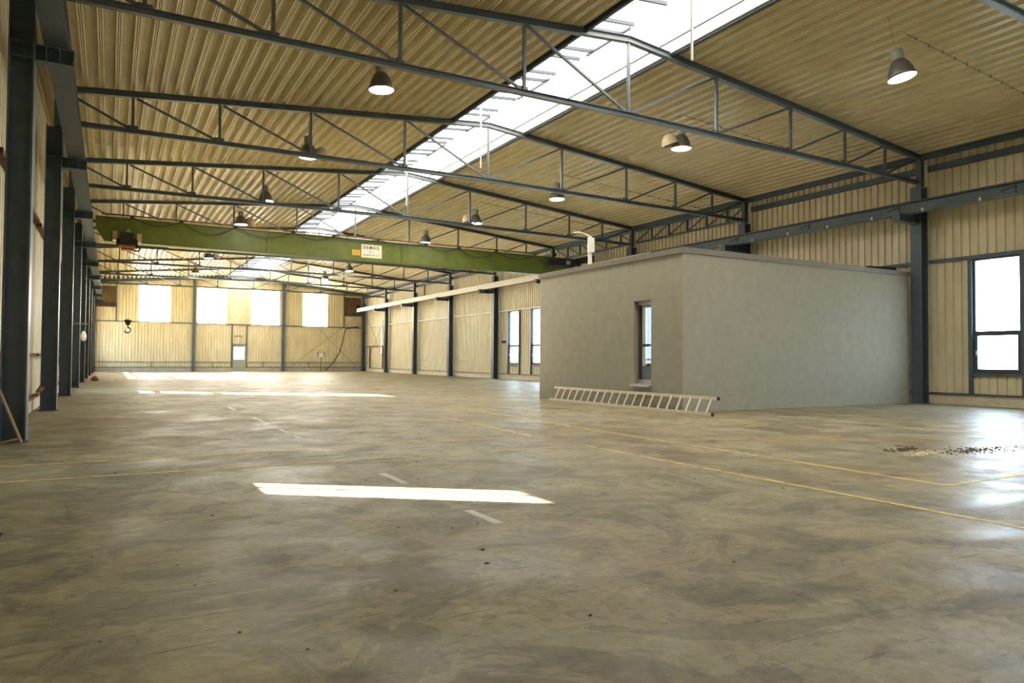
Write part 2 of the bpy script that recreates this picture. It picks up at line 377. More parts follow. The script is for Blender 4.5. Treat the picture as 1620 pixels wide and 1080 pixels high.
# ------------------------------------------------------------------ columns
def make_column(sgn):
    """sgn=+1: left wall column (faces +X). local origin at inner front corner, foot"""
    side = 'left' if sgn > 0 else 'right'
    t = thing('steel_column', '', 'column', group='steel columns along the %s wall' % side)
    s = -sgn
    D, B, T, Wb = .28, .30, .018, .011
    mb = MB()
    # I profile: flanges normal to X, web along X
    def seg(x0, x1, y0, y1, z0, z1):
        a, b = sorted((s*x0, s*x1)); mb.box(a, b, y0, y1, z0, z1)
    Z1 = 5.76
    prof = [(0,0),(T,0),(T,B/2-Wb/2),(D-T,B/2-Wb/2),(D-T,0),(D,0),(D,B),(D-T,B),(D-T,B/2+Wb/2),(T,B/2+Wb/2),(T,B),(0,B)]
    n = len(prof)
    vs = [(s*x, y, .02) for x, y in prof]+[(s*x, y, Z1) for x, y in prof]
    fs = [tuple(range(n)), tuple(range(n, 2*n))[::-1]]+[(i, i+n, (i+1) % n+n, (i+1) % n) for i in range(n)]
    mb.add(vs, fs); mb.build('shaft', STEEL, t)
    a, b = sorted((-s*.03, s*(D+.03))); MB().box(a, b, -.03, B+.03, 0, .02).build('base_plate', STEEL, t)
    mb = MB(); a, b = sorted((0, s*.15)); mb.prism([(-.075,-.075),(.075,-.075),(.075,.075),(-.075,.075)], (s*.075, .075, Z1), (s*.075, .075, chord_z(XR)-.07), side=(1,0,0))
    mb.build('upper_post', STEEL, t)
    # bracket (corbel) that carries the runway beam
    zb0, zb1 = (4.93, 5.14) if sgn > 0 else (4.76, 4.96)
    L = .435 if sgn > 0 else .88
    mb = MB(); a, b = sorted((0, -s*L)); bw = .20; yc = B/2
    mb.box(a, b, yc-bw/2, yc+bw/2, zb0, zb0+.014).box(a, b, yc-bw/2, yc+bw/2, zb1-.014, zb1).box(a, b, yc-.005, yc+.005, zb0+.014, zb1-.014)
    for f in (.28, .62, .98):
        x = -s*L*f; mb.box(x-.006, x+.006, yc-bw/2+.005, yc+bw/2-.005, zb0+.014, zb1-.014)
    mb.build('bracket', STEEL, t)
    mb = MB()
    for zz in (zb0, zb1-.014):
        a, b = sorted((s*T, s*(D-T))); mb.box(a, b, .004, B/2-Wb/2, zz, zz+.012)
    mb.build('stiffener', STEEL, t)
    return t
colL = make_column(1); colR = make_column(-1)
for k in range(-1, 9):
    yy = Yk(k) if k < 8 else Yk(8)-.36
    for proto, x, side in ((colL, XL, 'left'), (colR, XR, 'right')):
        o = proto if k == -1 else copy_tree(proto)
        o.location = (x, yy, 0)
        if k == -1: lab = 'blue-grey steel column on the %s wall before the first one in view' % side
        elif side == 'left':
            lab = ('large blue-grey I-section steel column at the left picture edge, nearest on the left wall' if k == 0 else
                   'farthest steel column on the left wall, in the corner by the far wall' if k == 8 else
                   '%s blue-grey steel column from the front in the row on the left wall' % ORD[k])
        else:
            lab = ('blue-grey steel column right of the grey office box' if k == 0 else
                   'steel column on the right wall mostly hidden behind the grey office box, truss end %s from front' % ORD[k] if k < 4 else
                   'farthest steel column on the right wall, in the far corner' if k == 8 else
                   'steel column on the right wall, %s to the left of the grey office box' % ORD[k-4].replace('nearest', 'first'))
        o['label'] = lab
# gable columns
for i, x in enumerate((5.55, 12.15)):
    o = MB().ibeam((x, YF-.17, 0), (x, YF-.17, chord_z(x)-.135), .24, .2, .016, .01, side=(1,0,0)).build('gable_column', STEEL)
    tag(o, ('steel post on the far wall between the first and second bright window', 'steel post on the far wall between the third and fourth bright window')[i], 'column')
o = MB().ibeam((WL+.1, YF-.16, chord_z(WL)-.03), (XC, YF-.16, chord_z(XC)-.03), .2, .1).ibeam((XC, YF-.16, chord_z(XC)-.03), (WR-.1, YF-.16, chord_z(WR)-.03), .2, .1).build('gable_rafter', STEEL)
tag(o, 'dark steel rafter following the roof line on the far wall', 'beam')

# ------------------------------------------------------------------ trusses
NODES = [-.91, .34, 2.06, 4.08, 6.46, 8.86, 11.26, 13.62, 15.60, 17.20, 18.63]
ZB = 5.95
def bot(x): return ZB - .008*abs(x-XC)
def make_truss():
    t = thing('roof_truss', '', 'roof truss', group='steel roof trusses spanning the hall')
    y = .09
    mb = MB()
    mb.ibeam((-1.06, y, chord_z(-1.06)), (XC, y, chord_z(XC)), .13, .12, .012, .008).ibeam((XC, y, chord_z(XC)), (18.78, y, chord_z(18.78)), .13, .12, .012, .008)
    mb.build('top_chord', STEEL_TR, t)
    MB().ibeam((XL, y, bot(XL)), (XC, y, bot(XC)), .10, .10, .010, .007).ibeam((XC, y, bot(XC)), (XR, y, bot(XR)), .10, .10, .010, .007).build('bottom_chord', STEEL_TR, t)
    for x in NODES[1:-1]:
        MB().bar((x, y, bot(x)+.05), (x, y, chord_z(x)-.065), .055, .055, side=(1,0,0)).build('vertical_strut', STEEL_TR, t)
    for i in range(10):
        a, b = NODES[i], NODES[i+1]
        if i < 5: p, q = (a+.07, chord_z(a)-.075), (b-.07, bot(b)+.055)
        else: p, q = (b-.07, chord_z(b)-.075), (a+.07, bot(a)+.055)
        MB().bar((p[0], y, p[1]), (q[0], y, q[1]), .05, .045).build('diagonal_brace', STEEL_TR, t)
    for x in NODES[1:-1]:
        MB().box(x-.10, x+.10, y-.005+.028, y+.005+.028, bot(x)+.03, bot(x)+.13).build('gusset_plate', STEEL_TR, t)
    return t
truss = make_truss()
for k in range(-1, 8):
    o = truss if k == -1 else copy_tree(truss)
    o.location = (0, Yk(k), 0)
    o['label'] = ('steel roof truss of which only a piece shows in the top right corner' if k == -1 else
                  'largest blue-grey steel roof truss in full view, crossing the top of the picture' if k == 0 else
                  '%s roof truss from the front, %s the green crane' % (ORD[k], 'in front of' if k < 3 else 'beyond') if k < 7 else
                  'farthest roof truss, last one before the far wall')
# longitudinal lattice girders
def make_lattice():
    t = thing('lattice_girder', '', 'girder')
    x, y0, y1, zt, zb = 0, .22, 5.94, 6.40, 5.97
    MB().box(-.04, .04, y0, y1, zt, zt+.06).build('top_chord', STEEL, t)
    MB().box(-.04, .04, y0, y1, zb-.06, zb).build('bottom_chord', STEEL, t)
    for i in range(1, 6):
        MB().box(-.03, .03, i-.03, i+.03, zb, zt).build('vertical_strut', STEEL, t)
    return t
def lattice_diag(t, flip):
    for i in range(6):
        a, b = (i+.06 if i else .24), i+.94
        za, zb_ = (6.39, 5.98) if not flip else (5.98, 6.39)
        MB().bar((0, a, zb_), (0, b, za), .04, .035).build('diagonal_brace', STEEL, t)
for k, flip in ((1, True), (2, False)):
    t = make_lattice(); lattice_diag(t, flip); t.location = (18.86, Yk(k), 0)
    t['label'] = ('lattice girder along the right eave, %s' % ('the nearer one with braces leaning toward the front' if k == 1 else 'the farther one with braces leaning the other way'))

# ------------------------------------------------------------------ runway beams
def beam_l():
    x, z0 = -.675, 5.141
    t = thing('crane_runway_beam', 'grey steel crane runway beam along the left column tops', 'beam')
    MB().ibeam((x, YN+.1, z0+.14), (x, YF-.4, z0+.14), .28, .28, .018, .010).build('beam', STEEL, t)
    MB().box(x-.025, x+.025, YN+.1, YF-.4, z0+.28, z0+.32).build('rail', RUST, t)
    return t
beam_l()
t = thing('crane_runway_beam', 'steel crane runway beam along the right wall columns', 'beam')
x, z0 = 18.17, 4.961
MB().ibeam((x, YN+.1, z0+.15), (x, 58.4, z0+.15), .30, .24, .016, .010).build('beam', STEEL, t)
MB().box(x-.025, x+.025, YN+.1, 58.4, z0+.30, z0+.34).build('rail', RUST, t)
o = MB().box(x-.135, x-.122, 21.0, 58.3, z0+.0, z0+.30).build('lit_beam_strip', CREAM_LIT, t); o['label'] = 'cream strip painting the bright light on the far part'  # added strip, bright light on the far beam face as cream colour
MB().tube([(x-.15, YN+.2, z0+.03), (x-.15, 20.9, z0+.03)], .012).build('conductor_rail', GREEN, t)
y = 5.0; i = 0
while y < 20.5:
    MB().box(x-.175, x-.125, y-.02, y+.02, z0-.005, z0+.07).build('insulator', WHITE, t); y += 1.38; i += 1
y = 5.6
while y < 20:
    MB().bar((x-.13, y, z0+.20), (x-.17, y+.32, z0+.12), .02).bar((x-.17, y, z0+.20), (x-.17, y, z0+.03), .02, side=(1,0,0)).build('hanger', BLACK, t); y += 2.76
# end stop and gear where the runway meets the far corner
mb = MB().box(18.05, 18.3, 58.42, 58.56, 4.93, 5.6); mb.tube([(17.9, 58.5, 5.05), (17.8, 58.5, 5.7), (18.0, 58.5, 6.1), (17.7, 58.5, 6.12)], .035)
tag(mb.build('runway_end_stop', BLACK), 'dark end stop and bent pipe in the far right corner at the crane rail end', 'end stop')

# ------------------------------------------------------------------ skylight
sk = struct(bpy.data.objects.new('window_1', None)); COL.objects.link(sk)
zc = roof_z(SX0)+.02
zt = zc+.20; zr = zc+.30
MB().box(SX0-.03, SX0+.02, YN, YF, zc-.06, zt).build('skylight_curb', CURB, sk)
MB().box(SX1-.02, SX1+.03, YN, YF, zc-.06, zt).build('skylight_curb', CURB, sk)
MB().box(SX0-.10, SX0-.031, YN, YF, zc-.10, zc+.02).build('edge_trim', BAR, sk)
MB().box(SX1+.031, SX1+.10, YN, YF, zc-.10, zc+.02).build('edge_trim', BAR, sk)
MB().add([(SX0-.03,YN,zt),(XC+.05,YN,zr),(XC+.05,YF,zr),(SX0-.03,YF,zt)], [(0,1,2,3)]).build('glass_pane', OPAL, sk)
MB().add([(XC+.05,YN,zr),(SX1+.03,YN,zt),(SX1+.03,YF,zt),(XC+.05,YF,zr)], [(0,1,2,3)]).build('glass_pane', OPAL, sk)
for xa, xb in ((SX0, SX0+.03), (SX1-.05, SX1-.02)):
    MB().box(xa, xb, YN, YF, zt-.03, zt-.01).build('glazing_edge', BAR, sk)
y = 1.0; first = None; n = 0
while y < YF-.3:
    if first is None:
        first = MB().bar((SX0+.02, 0, zt-.045), (XC+.03, 0, zr-.045), .05, .07).build('glazing_bar', BAR, sk); first.location.y = y
    else:
        c = first.copy(); COL.objects.link(c); c.parent = sk; c.location.y = y
    n += 1; y += .46 if n % 2 else .95
y = 2.0; first = None
while y < YF-2:
    if first is None:
        first = MB().bar((XC+.05, 0, zr-.05), (XC+.05, 1.5, zr-.05), .05, .05).build('ridge_bar', BAR, sk); first.location.y = y
    else:
        c = first.copy(); COL.objects.link(c); c.parent = sk; c.location.y = y
    y += 3.0
pr = None
for i, (x, y) in enumerate(((8.20, 8.55), (8.20, 16.15), (8.2, 21.4))):
    labs = ('white hanging crank rod of the skylight at the top of the picture', 'white hanging crank rod of the skylight beyond the nearest full truss', 'white hanging crank rod of the skylight farthest away')
    if pr is None:
        pr = thing('skylight_crank_rod', labs[0], 'rod', group='crank rods under the skylight')
        MB().tube([(0,0,6.0), (0,0,zt)], .022, 10).build('rod', WHITE, pr)
        MB().tube([(0,0,zt-.25), (.35,0,zt-.1)], .012, 6).build('crank_arm', BAR, pr)
        pr.location = (x, y, 0)
    else: dup(pr, (x, y, 0), labs[i])

# ------------------------------------------------------------------ windows and doors
def make_window(W, z0, z1, tz, posts=True):
    """window in a plane X=0, inside toward -X; local y from 0 to W"""
    t = bpy.data.objects.new('window_2', None); COL.objects.link(t); struct(t)
    f = .06
    mb = MB().box(-.03, .06, 0, f, z0, z1).box(-.03, .06, W-f, W, z0, z1).box(-.03, .06, f, W-f, z0, z0+f).box(-.03, .06, f, W-f, z1-f, z1)
    if tz: mb.box(-.03, .06, f, W-f, tz-.035, tz+.035)
    mb.build('window_frame', ALU, t)
    if tz:
        s = .045
        mb = MB().box(-.045, .03, f, f+s, z0+f, tz-.035).box(-.045, .03, W-f-s, W-f, z0+f, tz-.035).box(-.045, .03, f+s, W-f-s, z0+f, z0+f+s).box(-.045, .03, f+s, W-f-s, tz-.035-s, tz-.035)
        sa = mb.build('sash', ALU, t)
        MB().box(-.07, -.046, W-f-.03, W-f-.01, (z0+tz)/2-.06, (z0+tz)/2+.06).build('handle', SILL, sa)
        MB().add([(.02,f,tz+.03),(.02,W-f,tz+.03),(.02,W-f,z1-f),(.02,f,z1-f)], [(0,1,2,3)]).build('glass_pane', GLASS, t)
        MB().add([(.01,f+s,z0+f+s),(.01,W-f-s,z0+f+s),(.01,W-f-s,tz-.08),(.01,f+s,tz-.08)], [(0,1,2,3)]).build('glass_pane', GLASS, t)
    else:
        MB().add([(.02,f,z0+f),(.02,W-f,z0+f),(.02,W-f,z1-f),(.02,f,z1-f)], [(0,1,2,3)]).build('glass_pane', GLASS, t)
    if not posts: MB().box(-.02, .03, W*.42, W*.42+.022, z0+f, z1-f).build('mullion', ALU, t)
    if posts:
        MB().box(-.10, -.031, -.09, -.001, KZ+.03, 3.72).build('jamb_post', STEEL, t)
        MB().box(-.10, -.031, W+.001, W+.09, KZ+.03, 3.72).build('jamb_post', STEEL, t)
        MB().box(-.09, -.031, 0, W, z0-.06, z0-.001).build('sill_rail', STEEL, t)
    return t
wp = make_window(1.12, .82, 3.72, 1.84)
wi = 2
for (a, b, z0, z1) in RWIN:
    o = wp if wi == 2 else copy_tree(wp)
    o.name = 'window_%d' % wi; wi += 1; o.location = (WR+.002, a, 0)
for (a, b, z0, z1) in LWIN:
    o = make_window(b-a, z0, z1, 1.84 if z1 > 3 else 0, posts=z1 > 3); o.name = 'window_%d' % wi; wi += 1
    o.location = (WL-.002, b, 0); o.rotation_euler = (0, 0, math.pi)
for a, b in GW:
    t = struct(bpy.data.objects.new('window_%d' % wi, None)); COL.objects.link(t); wi += 1
    MB().add([(a-.02,YF+.04,3.66),(b+.02,YF+.04,3.66),(b+.02,YF+.04,6.49),(a-.02,YF+.04,6.49)], [(3,2,1,0)]).build('glass_pane', OPALG, t)
d = struct(bpy.data.objects.new('door_1', None)); COL.objects.link(d)
MB().box(8.36, 9.32, YF-.02, YF+.03, 0, .95).box(8.36, 8.46, YF-.02, YF+.03, .95, 2.05).box(9.22, 9.32, YF-.02, YF+.03, .95, 2.05).box(8.46, 9.22, YF-.02, YF+.03, 1.90, 2.05).build('door_leaf', DOORM, d)
MB().add([(8.46,YF,.95),(9.22,YF,.95),(9.22,YF,1.90),(8.46,YF,1.90)], [(0,1,2,3)]).build('glass_pane', OPALG, d)
MB().box(8.50, 8.60, YF-.06, YF-.021, 1.02, 1.05).build('door_handle', BLACK, d)
MB().box(8.26, 9.42, YF-.10, YF-.071, 2.06, 2.13).build('door_lintel', STEEL, d)
# low double door in the right wall near the far corner
d = struct(bpy.data.objects.new('door_2', None)); COL.objects.link(d)
MB().box(18.93, WR-.035, 54.3, 54.38, KZ+.03, 2.05).box(18.93, WR-.035, 57.5, 57.58, KZ+.03, 2.05).box(18.93, WR-.035, 54.3, 58.3, 2.05, 2.13).build('door_frame', RUST, d)

# ------------------------------------------------------------------ office box
OX, OY0, OY1, OZ = 10.53, 11.245, 16.96, 3.40
t = thing('office_box', 'grey rendered office box with a flat roof standing inside the hall', 'office')
xe = 18.60; th = .22
MB().box(OX+th, xe, OY0, OY0+th, 0, OZ).build('front_wall', RENDER, t)
wa, wb, wz0, wz1 = 12.25, 12.85, .55, 2.45
mb = MB().box(OX, OX+th, OY0, wa, 0, OZ).box(OX, OX+th, wb, OY1, 0, OZ).box(OX, OX+th, wa, wb, 0, wz0).box(OX, OX+th, wa, wb, wz1, OZ)
mb.build('side_wall', RENDER, t)
bx0, bx1, bz0, bz1 = 14.05, 14.36, .92, 2.7
MB().box(OX+th, bx0, OY1-th, OY1, 0, OZ).box(bx1, xe, OY1-th, OY1, 0, OZ).box(bx0, bx1, OY1-th, OY1, 0, bz0).box(bx0, bx1, OY1-th, OY1, bz1, OZ).build('back_wall', RENDER, t)
MB().box(OX, xe, OY0, OY1, OZ, OZ+.05).build('roof_slab', COPING, t)
mb = MB().box(OX-.035, xe+.02, OY0-.035, OY0+.2, OZ+.051, OZ+.10).box(OX-.035, OX+.2, OY0+.2, OY1+.035, OZ+.051, OZ+.10)
mb.box(OX-.035, xe+.02, OY0-.035, OY0-.002, OZ-.02, OZ+.051).box(OX-.035, OX-.002, OY0-.002, OY1+.035, OZ-.02, OZ+.051)
mb.build('coping', COPING, t)
win = MB()
xw = OX+.14
win.box(xw, xw+.06, wa, wa+.05, wz0, wz1).box(xw, xw+.06, wb-.05, wb, wz0, wz1).box(xw, xw+.06, wa+.05, wb-.05, wz0, wz0+.09).box(xw, xw+.06, wa+.05, wb-.05, wz1-.07, wz1)
wf = win.build('window_frame', ALU, t)
MB().box(xw-.004, xw, wa, wb, wz1-.09, wz1).box(xw-.004, xw, wa, wb, wz0, wz0+.1).build('frame_trim', SILL, wf)
MB().add([(xw+.03,wa+.05,wz0+.09),(xw+.03,wb-.05,wz0+.09),(xw+.03,wb-.05,wz1-.07),(xw+.03,wa+.05,wz1-.07)], [(0,1,2,3)]).build('glass_pane', GLASS, wf)
MB().box(OX-.07, OX+.139, wa-.02, wb+.05, wz0-.03, wz0-.002).box(OX-.075, OX-.065, wa-.02, wb+.05, wz0-.06, wz0).build('window_sill', SILL, t)
# rear window of the box (its light shows through the front one)
mb = MB().box(bx0, bx0+.05, OY1-.15, OY1-.09, bz0, bz1).box(bx1-.05, bx1, OY1-.15, OY1-.09, bz0, bz1).box(bx0+.05, bx1-.05, OY1-.15, OY1-.09, 1.5, 1.58)
rw = mb.build('rear_window_frame', ALU, t)
# things on the office roof
o = MB().tube([(17.55, 11.75, OZ+.17), (18.45, 11.55, OZ+.17)], .085, 16).build('pipe_roll', RUBBER)
tag(o, 'black rolled pipe lying on the office roof beside the steel column', 'pipe')
o = MB().box(16.2, 18.3, 12.1, 12.5, OZ+.055, OZ+.16).build('insulation_board', WHITE)
tag(o, 'pale board lying on the office roof behind the black pipe', 'board')
t = thing('cable_post', 'white pole with a junction box standing on the office roof', 'post')
MB().box(10.79, 10.87, 14.96, 15.04, OZ+.052, 4.30).build('pole', WHITE, t)
MB().box(10.72, 10.90, 14.90, 14.958, 3.88, 4.26).build('junction_box', WHITE, t)
MB().tube([(10.84, 15, 4.31), (10.55, 15, 4.38), (10.3, 15.0, 4.36)], .018).build('cable_arm', WHITE, t)

# ------------------------------------------------------------------ ladder
LX0, LX1 = 10.22, 10.47
t = thing('ladder', 'long pale aluminium ladder lying on its side against the grey office box', 'ladder', (0,0,0))
yA, yB = 16.0, 10.22; zA0, zA1 = .035, .345
def rail(x, z, ya, yb): return MB().bar((x, ya, z), (x, yb, z), .028, .062, side=(1,0,0))
lx0, lx1 = 10.28, 10.44
rail(lx0, zA0, 16.05, 10.16).build('side_rail', ALUL, t)
rail(lx1, zA1, 16.05, 10.16).build('side_rail', ALUL, t)
r0 = None
for i in range(20):
    y = 15.80 - i*.288
    if r0 is None:
        r0 = MB().tube([(lx0, 0, zA0), (lx1, 0, zA1)], .017, 8).build('rung', ALUL, t); r0.location.y = y
    else:
        c = r0.copy(); COL.objects.link(c); c.parent = t; c.location.y = y
for x, z in ((lx0, zA0), (lx1, zA1)):
    MB().box(x-.018, x+.018, 10.12, 10.17, z-.033, z+.033).build('rubber_foot', RUBBER, t)

# ------------------------------------------------------------------ crane
CY = 26.0
t = thing('overhead_crane', 'green single-girder overhead crane spanning the hall under the roof', 'crane', (0, CY, 0))
zb, ztp = 4.80, 5.54
g = [(-.46, ztp), (-.46, 5.18), (-.22, zb), (17.75, zb), (17.95, 5.0), (17.95, ztp)]
mb = MB(); n = len(g)
mb.add([(x, 0, z) for x, z in g]+[(x, .30, z) for x, z in g], [tuple(range(n)), tuple(range(n, 2*n))[::-1]]+[(i, i+n, (i+1) % n+n, (i+1) % n) for i in range(n)])
girder = mb.build('girder', GREEN, t)
MB().box(-.22, 17.75, -.05, .35, zb-.03, zb-.001).box(-.46, 17.95, -.05, .35, ztp+.001, ztp+.025).build('flange', GREEN, girder)
for x in (4.8, 9.8, 13.8): MB().box(x-.01, x+.01, -.035, -.001, zb, ztp).build('rib', GREEN, girder)
for x in (-.675, 18.17):
    zz = 5.47 if x < 0 else 5.31
    e = MB().box(x-.11, x+.11, -1.0, 1.3, zz+.06, zz+.30).build('end_carriage', GREEN if x < 0 else BLACK, t)
    for yy in (-.8, 1.1): MB().lathe([(.01,-.04),(.11,-.04),(.11,.04),(.01,.04)], 20, (x, yy, zz+.105), 'x', True).build('wheel', BLACK, e)
e = MB().box(16.6, 17.6, -.5, -.06, 5.15, 5.45).tube([(16.3,-.3,5.25),(16.6,-.3,5.25)], .14, 14).tube([(17.6,-.3,5.3),(18.0,-.3,5.3)], .1, 14).build('drive_motor', BLACK, t)
MB().box(17.15, 17.35, -.515, -.501, 5.22, 5.38).build('nameplate', SILL, e)
MB().tube([(15.9,-.06,5.6),(16.0,-.1,5.3),(16.4,-.12,5.0),(16.7,-.1,4.95)], .012, 6).build('loose_cable', CABLEM, t)
# hoist
h = MB().box(.22, .60, -.55, -.08, 4.72, 5.02).lathe([(.02,-.30),(.15,-.30),(.15,.30),(.02,.30)], 20, (.42, -.32, 4.70), 'x', True).build('hoist', BLACK, t)
MB().box(.02, .15, -.40, -.1, 4.78, 5.06).build('control_box', BEIGE, h)
MB().box(.70, .83, -.40, -.1, 4.76, 5.03).build('control_box', BEIGE, h)
MB().box(.41, .51, -.30, -.1, 5.03, 5.18).build('junction_box', BEIGE, h)
MB().tube([(.2,-.56,4.6),(.65,-.56,4.58)], .05, 8).box(.25,.62,-.5,-.2,4.48,4.56).build('rope_guide', RUST, h)
MB().tube([(.16,-.1,5.5),(.22,-.3,5.2),(.42,-.45,4.95),(.45,-.56,4.8)], .012, 6).build('supply_cable', CABLEM, h)
MB().tube([(.70,-.5,4.6),(.78,-.5,4.55),(.74,-.5,4.45),(.62,-.5,4.47)], .03, 8).build('hose_coil', BLACK, h)
for dx in (-.05, .05): MB().tube([(.47+dx,-.32,4.6),(.47+dx*.8,-.32,2.28)], .004, 5).build('hoist_rope', CABLEM, t)
hb = MB().add([(.36,-.37,2.26),(.60,-.37,2.26),(.54,-.37,2.10),(.43,-.37,2.10),(.36,-.27,2.26),(.60,-.27,2.26),(.54,-.27,2.10),(.43,-.27,2.10)],
              [(0,3,2,1),(4,5,6,7),(0,1,5,4),(1,2,6,5),(2,3,7,6),(3,0,4,7)]).lathe([(.01,-.03),(.085,-.03),(.085,.03),(.01,.03)], 16, (.48,-.32,2.20), 'y', True).build('hook_block', BLACK, t)
pts = [(.48, -.32, 2.10), (.48, -.32, 2.03)]
for i in range(15):
    a = math.radians(90 - i*18); pts.append((.475+.085*math.cos(a), -.32, 1.945+.085*math.sin(a)))
MB().tube(pts, .024, 8).build('hook', BLACK, hb)
MB().box(.36, .38, -.33, -.31, 2.27, 2.32).build('rope_guard', BEIGE, hb)
# festoon rail and cable loops
MB().bar((-.3,-.12,5.63), (15.9,-.12,5.63), .05, .04).build('festoon_rail', RUST, t)
x = .55; i = 0
while x < 15.6:
    L_ = 1.45+.25*((i*7) % 3)
    x2 = min(x+L_, 15.8); dz = .22+.07*((i*5) % 3)
    if x < 9.1 and x2 > 8.1: dz = .10
    pts = [(x+(x2-x)*s/10, -.13, 5.60-dz*(1-(2*s/10-1)**2)) for s in range(11)]
    MB().tube(pts, .012, 6).build('festoon_cable', RUBBER, t)
    MB().box(x-.05, x+.05, -.16, -.09, 5.55, 5.62).build('cable_trolley', BLACK, t)
    x = x2; i += 1
MB().tube([(-.2,-.03,5.575),(8,-.03,5.575),(15.8,-.03,5.575)], .025, 8).build('conduit', CREAM_LIT, t)
# plates with lettering
def text(body, size, loc, m, parent, ext=.002, sx=1.0, spacing=1.0, bold=0.0):
    cu = bpy.data.curves.new('txt', 'FONT'); cu.body = body; cu.size = size; cu.align_x = 'CENTER'; cu.align_y = 'CENTER'; cu.extrude = ext; cu.space_character = spacing; cu.offset = bold
    cu.resolution_u = 3
    tmp = bpy.data.objects.new('txt', cu); COL.objects.link(tmp)
    bpy.context.view_layer.update()
    me = bpy.data.meshes.new_from_object(tmp.evaluated_get(bpy.context.evaluated_depsgraph_get()))
    bpy.data.objects.remove(tmp); me.materials.clear(); me.materials.append(m)
    o = bpy.data.objects.new('lettering', me); COL.objects.link(o); o.parent = parent
    o.rotation_euler = (math.pi/2, 0, 0); o.location = loc; o.scale = (sx, 1, 1); return o
pl = MB().box(8.19, 8.99, -.012, -.001, 4.90, 5.40).build('sign_plate', WPLATE, girder); pl['label'] = 'cream plate with dark lettering'
text('DEMAG', .165, (8.57, -.014, 5.28), INK, pl, sx=.95, spacing=1.3, bold=.003)
text('3 t', .12, (8.56, -.014, 5.125), INK, pl, spacing=1.2)
text('BAUJAHR / NR. 16 23', .085, (8.58, -.014, 5.0), INK, pl, sx=.82)
yp = MB().box(7.84, 8.14, -.012, -.001, 4.96, 5.17).build('warning_plate', YPLATE, girder); yp['label'] = 'small yellow warning plate with red text lines'
mb = MB()
for q, (a, b) in enumerate(((7.87, 8.11), (7.88, 8.09), (7.87, 8.11), (7.90, 8.07))): mb.box(a, b, -.015, -.0125, 5.125-q*.045, 5.14-q*.045)
mb.build('text_lines', INKR, yp)

# ------------------------------------------------------------------ lamps
def make_lamp(twin):
    t = thing('high_bay_lamp', '', 'lamp', group='high-bay lamps under the roof')
    prof = [(.062,.34),(.10,.33),(.135,.29),(.175,.22),(.205,.14),(.225,.06),(.240,0)]
    inner = [(r-.006, z) for r, z in prof[::-1]]
    MB().lathe(prof+inner, 36).build('reflector', SHADE, t, smooth=True)
    b = MB().lathe([(.01,.34),(.088,.34),(.095,.36),(.095,.50),(.105,.51),(.105,.525),(.01,.53)], 24).build('ballast_housing', HOUSING, t, smooth=False)
    mb = MB()
    for j in range(12):
        a = j*math.pi/6; mb.bar((.097*math.cos(a), .097*math.sin(a), .365), (.097*math.cos(a), .097*math.sin(a), .495), .008, side=(1,0,0))
    mb.build('cooling_fin', HOUSING, b)
    MB().lathe([(.001,.006),(.12,.004),(.228,.012)], 36).build('lens', LENS, t)
    if twin:
        o = MB().lathe([(.03,.27),(.09,.25),(.15,.18),(.19,.08),(.205,0)], 28).build('unlit_reflector', BEIGE, t, smooth=True)
        o.location = (.30, .05, .06); o.rotation_euler = (0, math.radians(18), 0); o['label'] = 'unlit beige reflector beside the lit one'
    # hook and chain up to the roof (built for each lamp, see below)
    return t
l1 = make_lamp(False); l2 = make_lamp(True)
pos = [(4.35, 12.7, 0, 0, 'high-bay lamp with grey bell shade left of the skylight, largest on that side'),
       (12.13, 7.42, 0, 1, 'largest high-bay lamp, alone at the top right with a tilted bell shade'),
       (11.75, 12.6, 1, 1, 'greenish lit high-bay lamp with a beige side reflector right of the skylight'),
       (12.15, 18.6, 0, 1, 'high-bay lamp right of the skylight beneath the middle of the second truss'),
       (4.25, 17.9, 1, 0, 'high-bay lamp left of the skylight just behind the second truss'),
       (4.30, 23.75, 0, 0, 'high-bay lamp left of the skylight just behind the third truss'),
       (11.75, 23.5, 1, 1, 'high-bay lamp with side reflector above the right half of the green crane'),
       (4.25, 28.9-.5, 1, 0, 'high-bay lamp left of the skylight, directly above the green crane girder'),
       (11.85, 29.05-.5, 0, 1, 'high-bay lamp right of the skylight, right above the sign of the crane'),
       (4.30, 39.0, 1, 0, 'high-bay lamp below the left half of the crane girder, the nearer of the two there'),
       (4.40, 46.3, 0, 0, 'high-bay lamp far away just above the second bright far window'),
       (11.90, 45.3, 0, 1, 'high-bay lamp far away above the fourth bright far window, the farther of two'),
       (12.00, 40.3, 0, 1, 'high-bay lamp far away right of the sign below the crane, the nearer of two')]
used = [False, False]
for (x, y, tw, right, lab) in pos:
    p = (l1, l2)[tw]
    o = p if not used[tw] else copy_tree(p); used[tw] = True
    z = 6.12; o.location = (x, y, z)
    o['label'] = lab
    o.rotation_euler = (math.radians(random.uniform(-3, 3)), math.radians(random.uniform(-3, 3)), 0)
    if y < 8: o.rotation_euler = (math.radians(-9), math.radians(-6), 0)
    if tw and right: o.rotation_euler = (0, 0, math.pi-.3)
    fr = (x/.2825) % 1; dep = 0
    for (fa, da), (fb, db) in zip(RP, RP[1:]):
        if fa <= fr <= fb: dep = da+(db-da)*(fr-fa)/(fb-fa)
    ztop = roof_z(x)+dep+.004
    mb = MB().tube([(0,0,.525), (0,0,ztop-z-.005)], .006, 6); mb.tube([(0,0,.53), (.03,0,.57), (0,0,.61), (-.03,0,.57), (0,0,.53)], .008, 6)
    mb.build('hanging_hook', BEIGE, o)
    # point light inside the bell
    ld = bpy.data.lights.new('lamp_glow', 'AREA'); ld.shape = 'DISK'; ld.size = .4; ld.energy = 10; ld.color = (1, .97, .88)
    lo = bpy.data.objects.new('lamp_glow', ld); COL.objects.link(lo); lo.parent = o; lo.location = (0, 0, -.01)
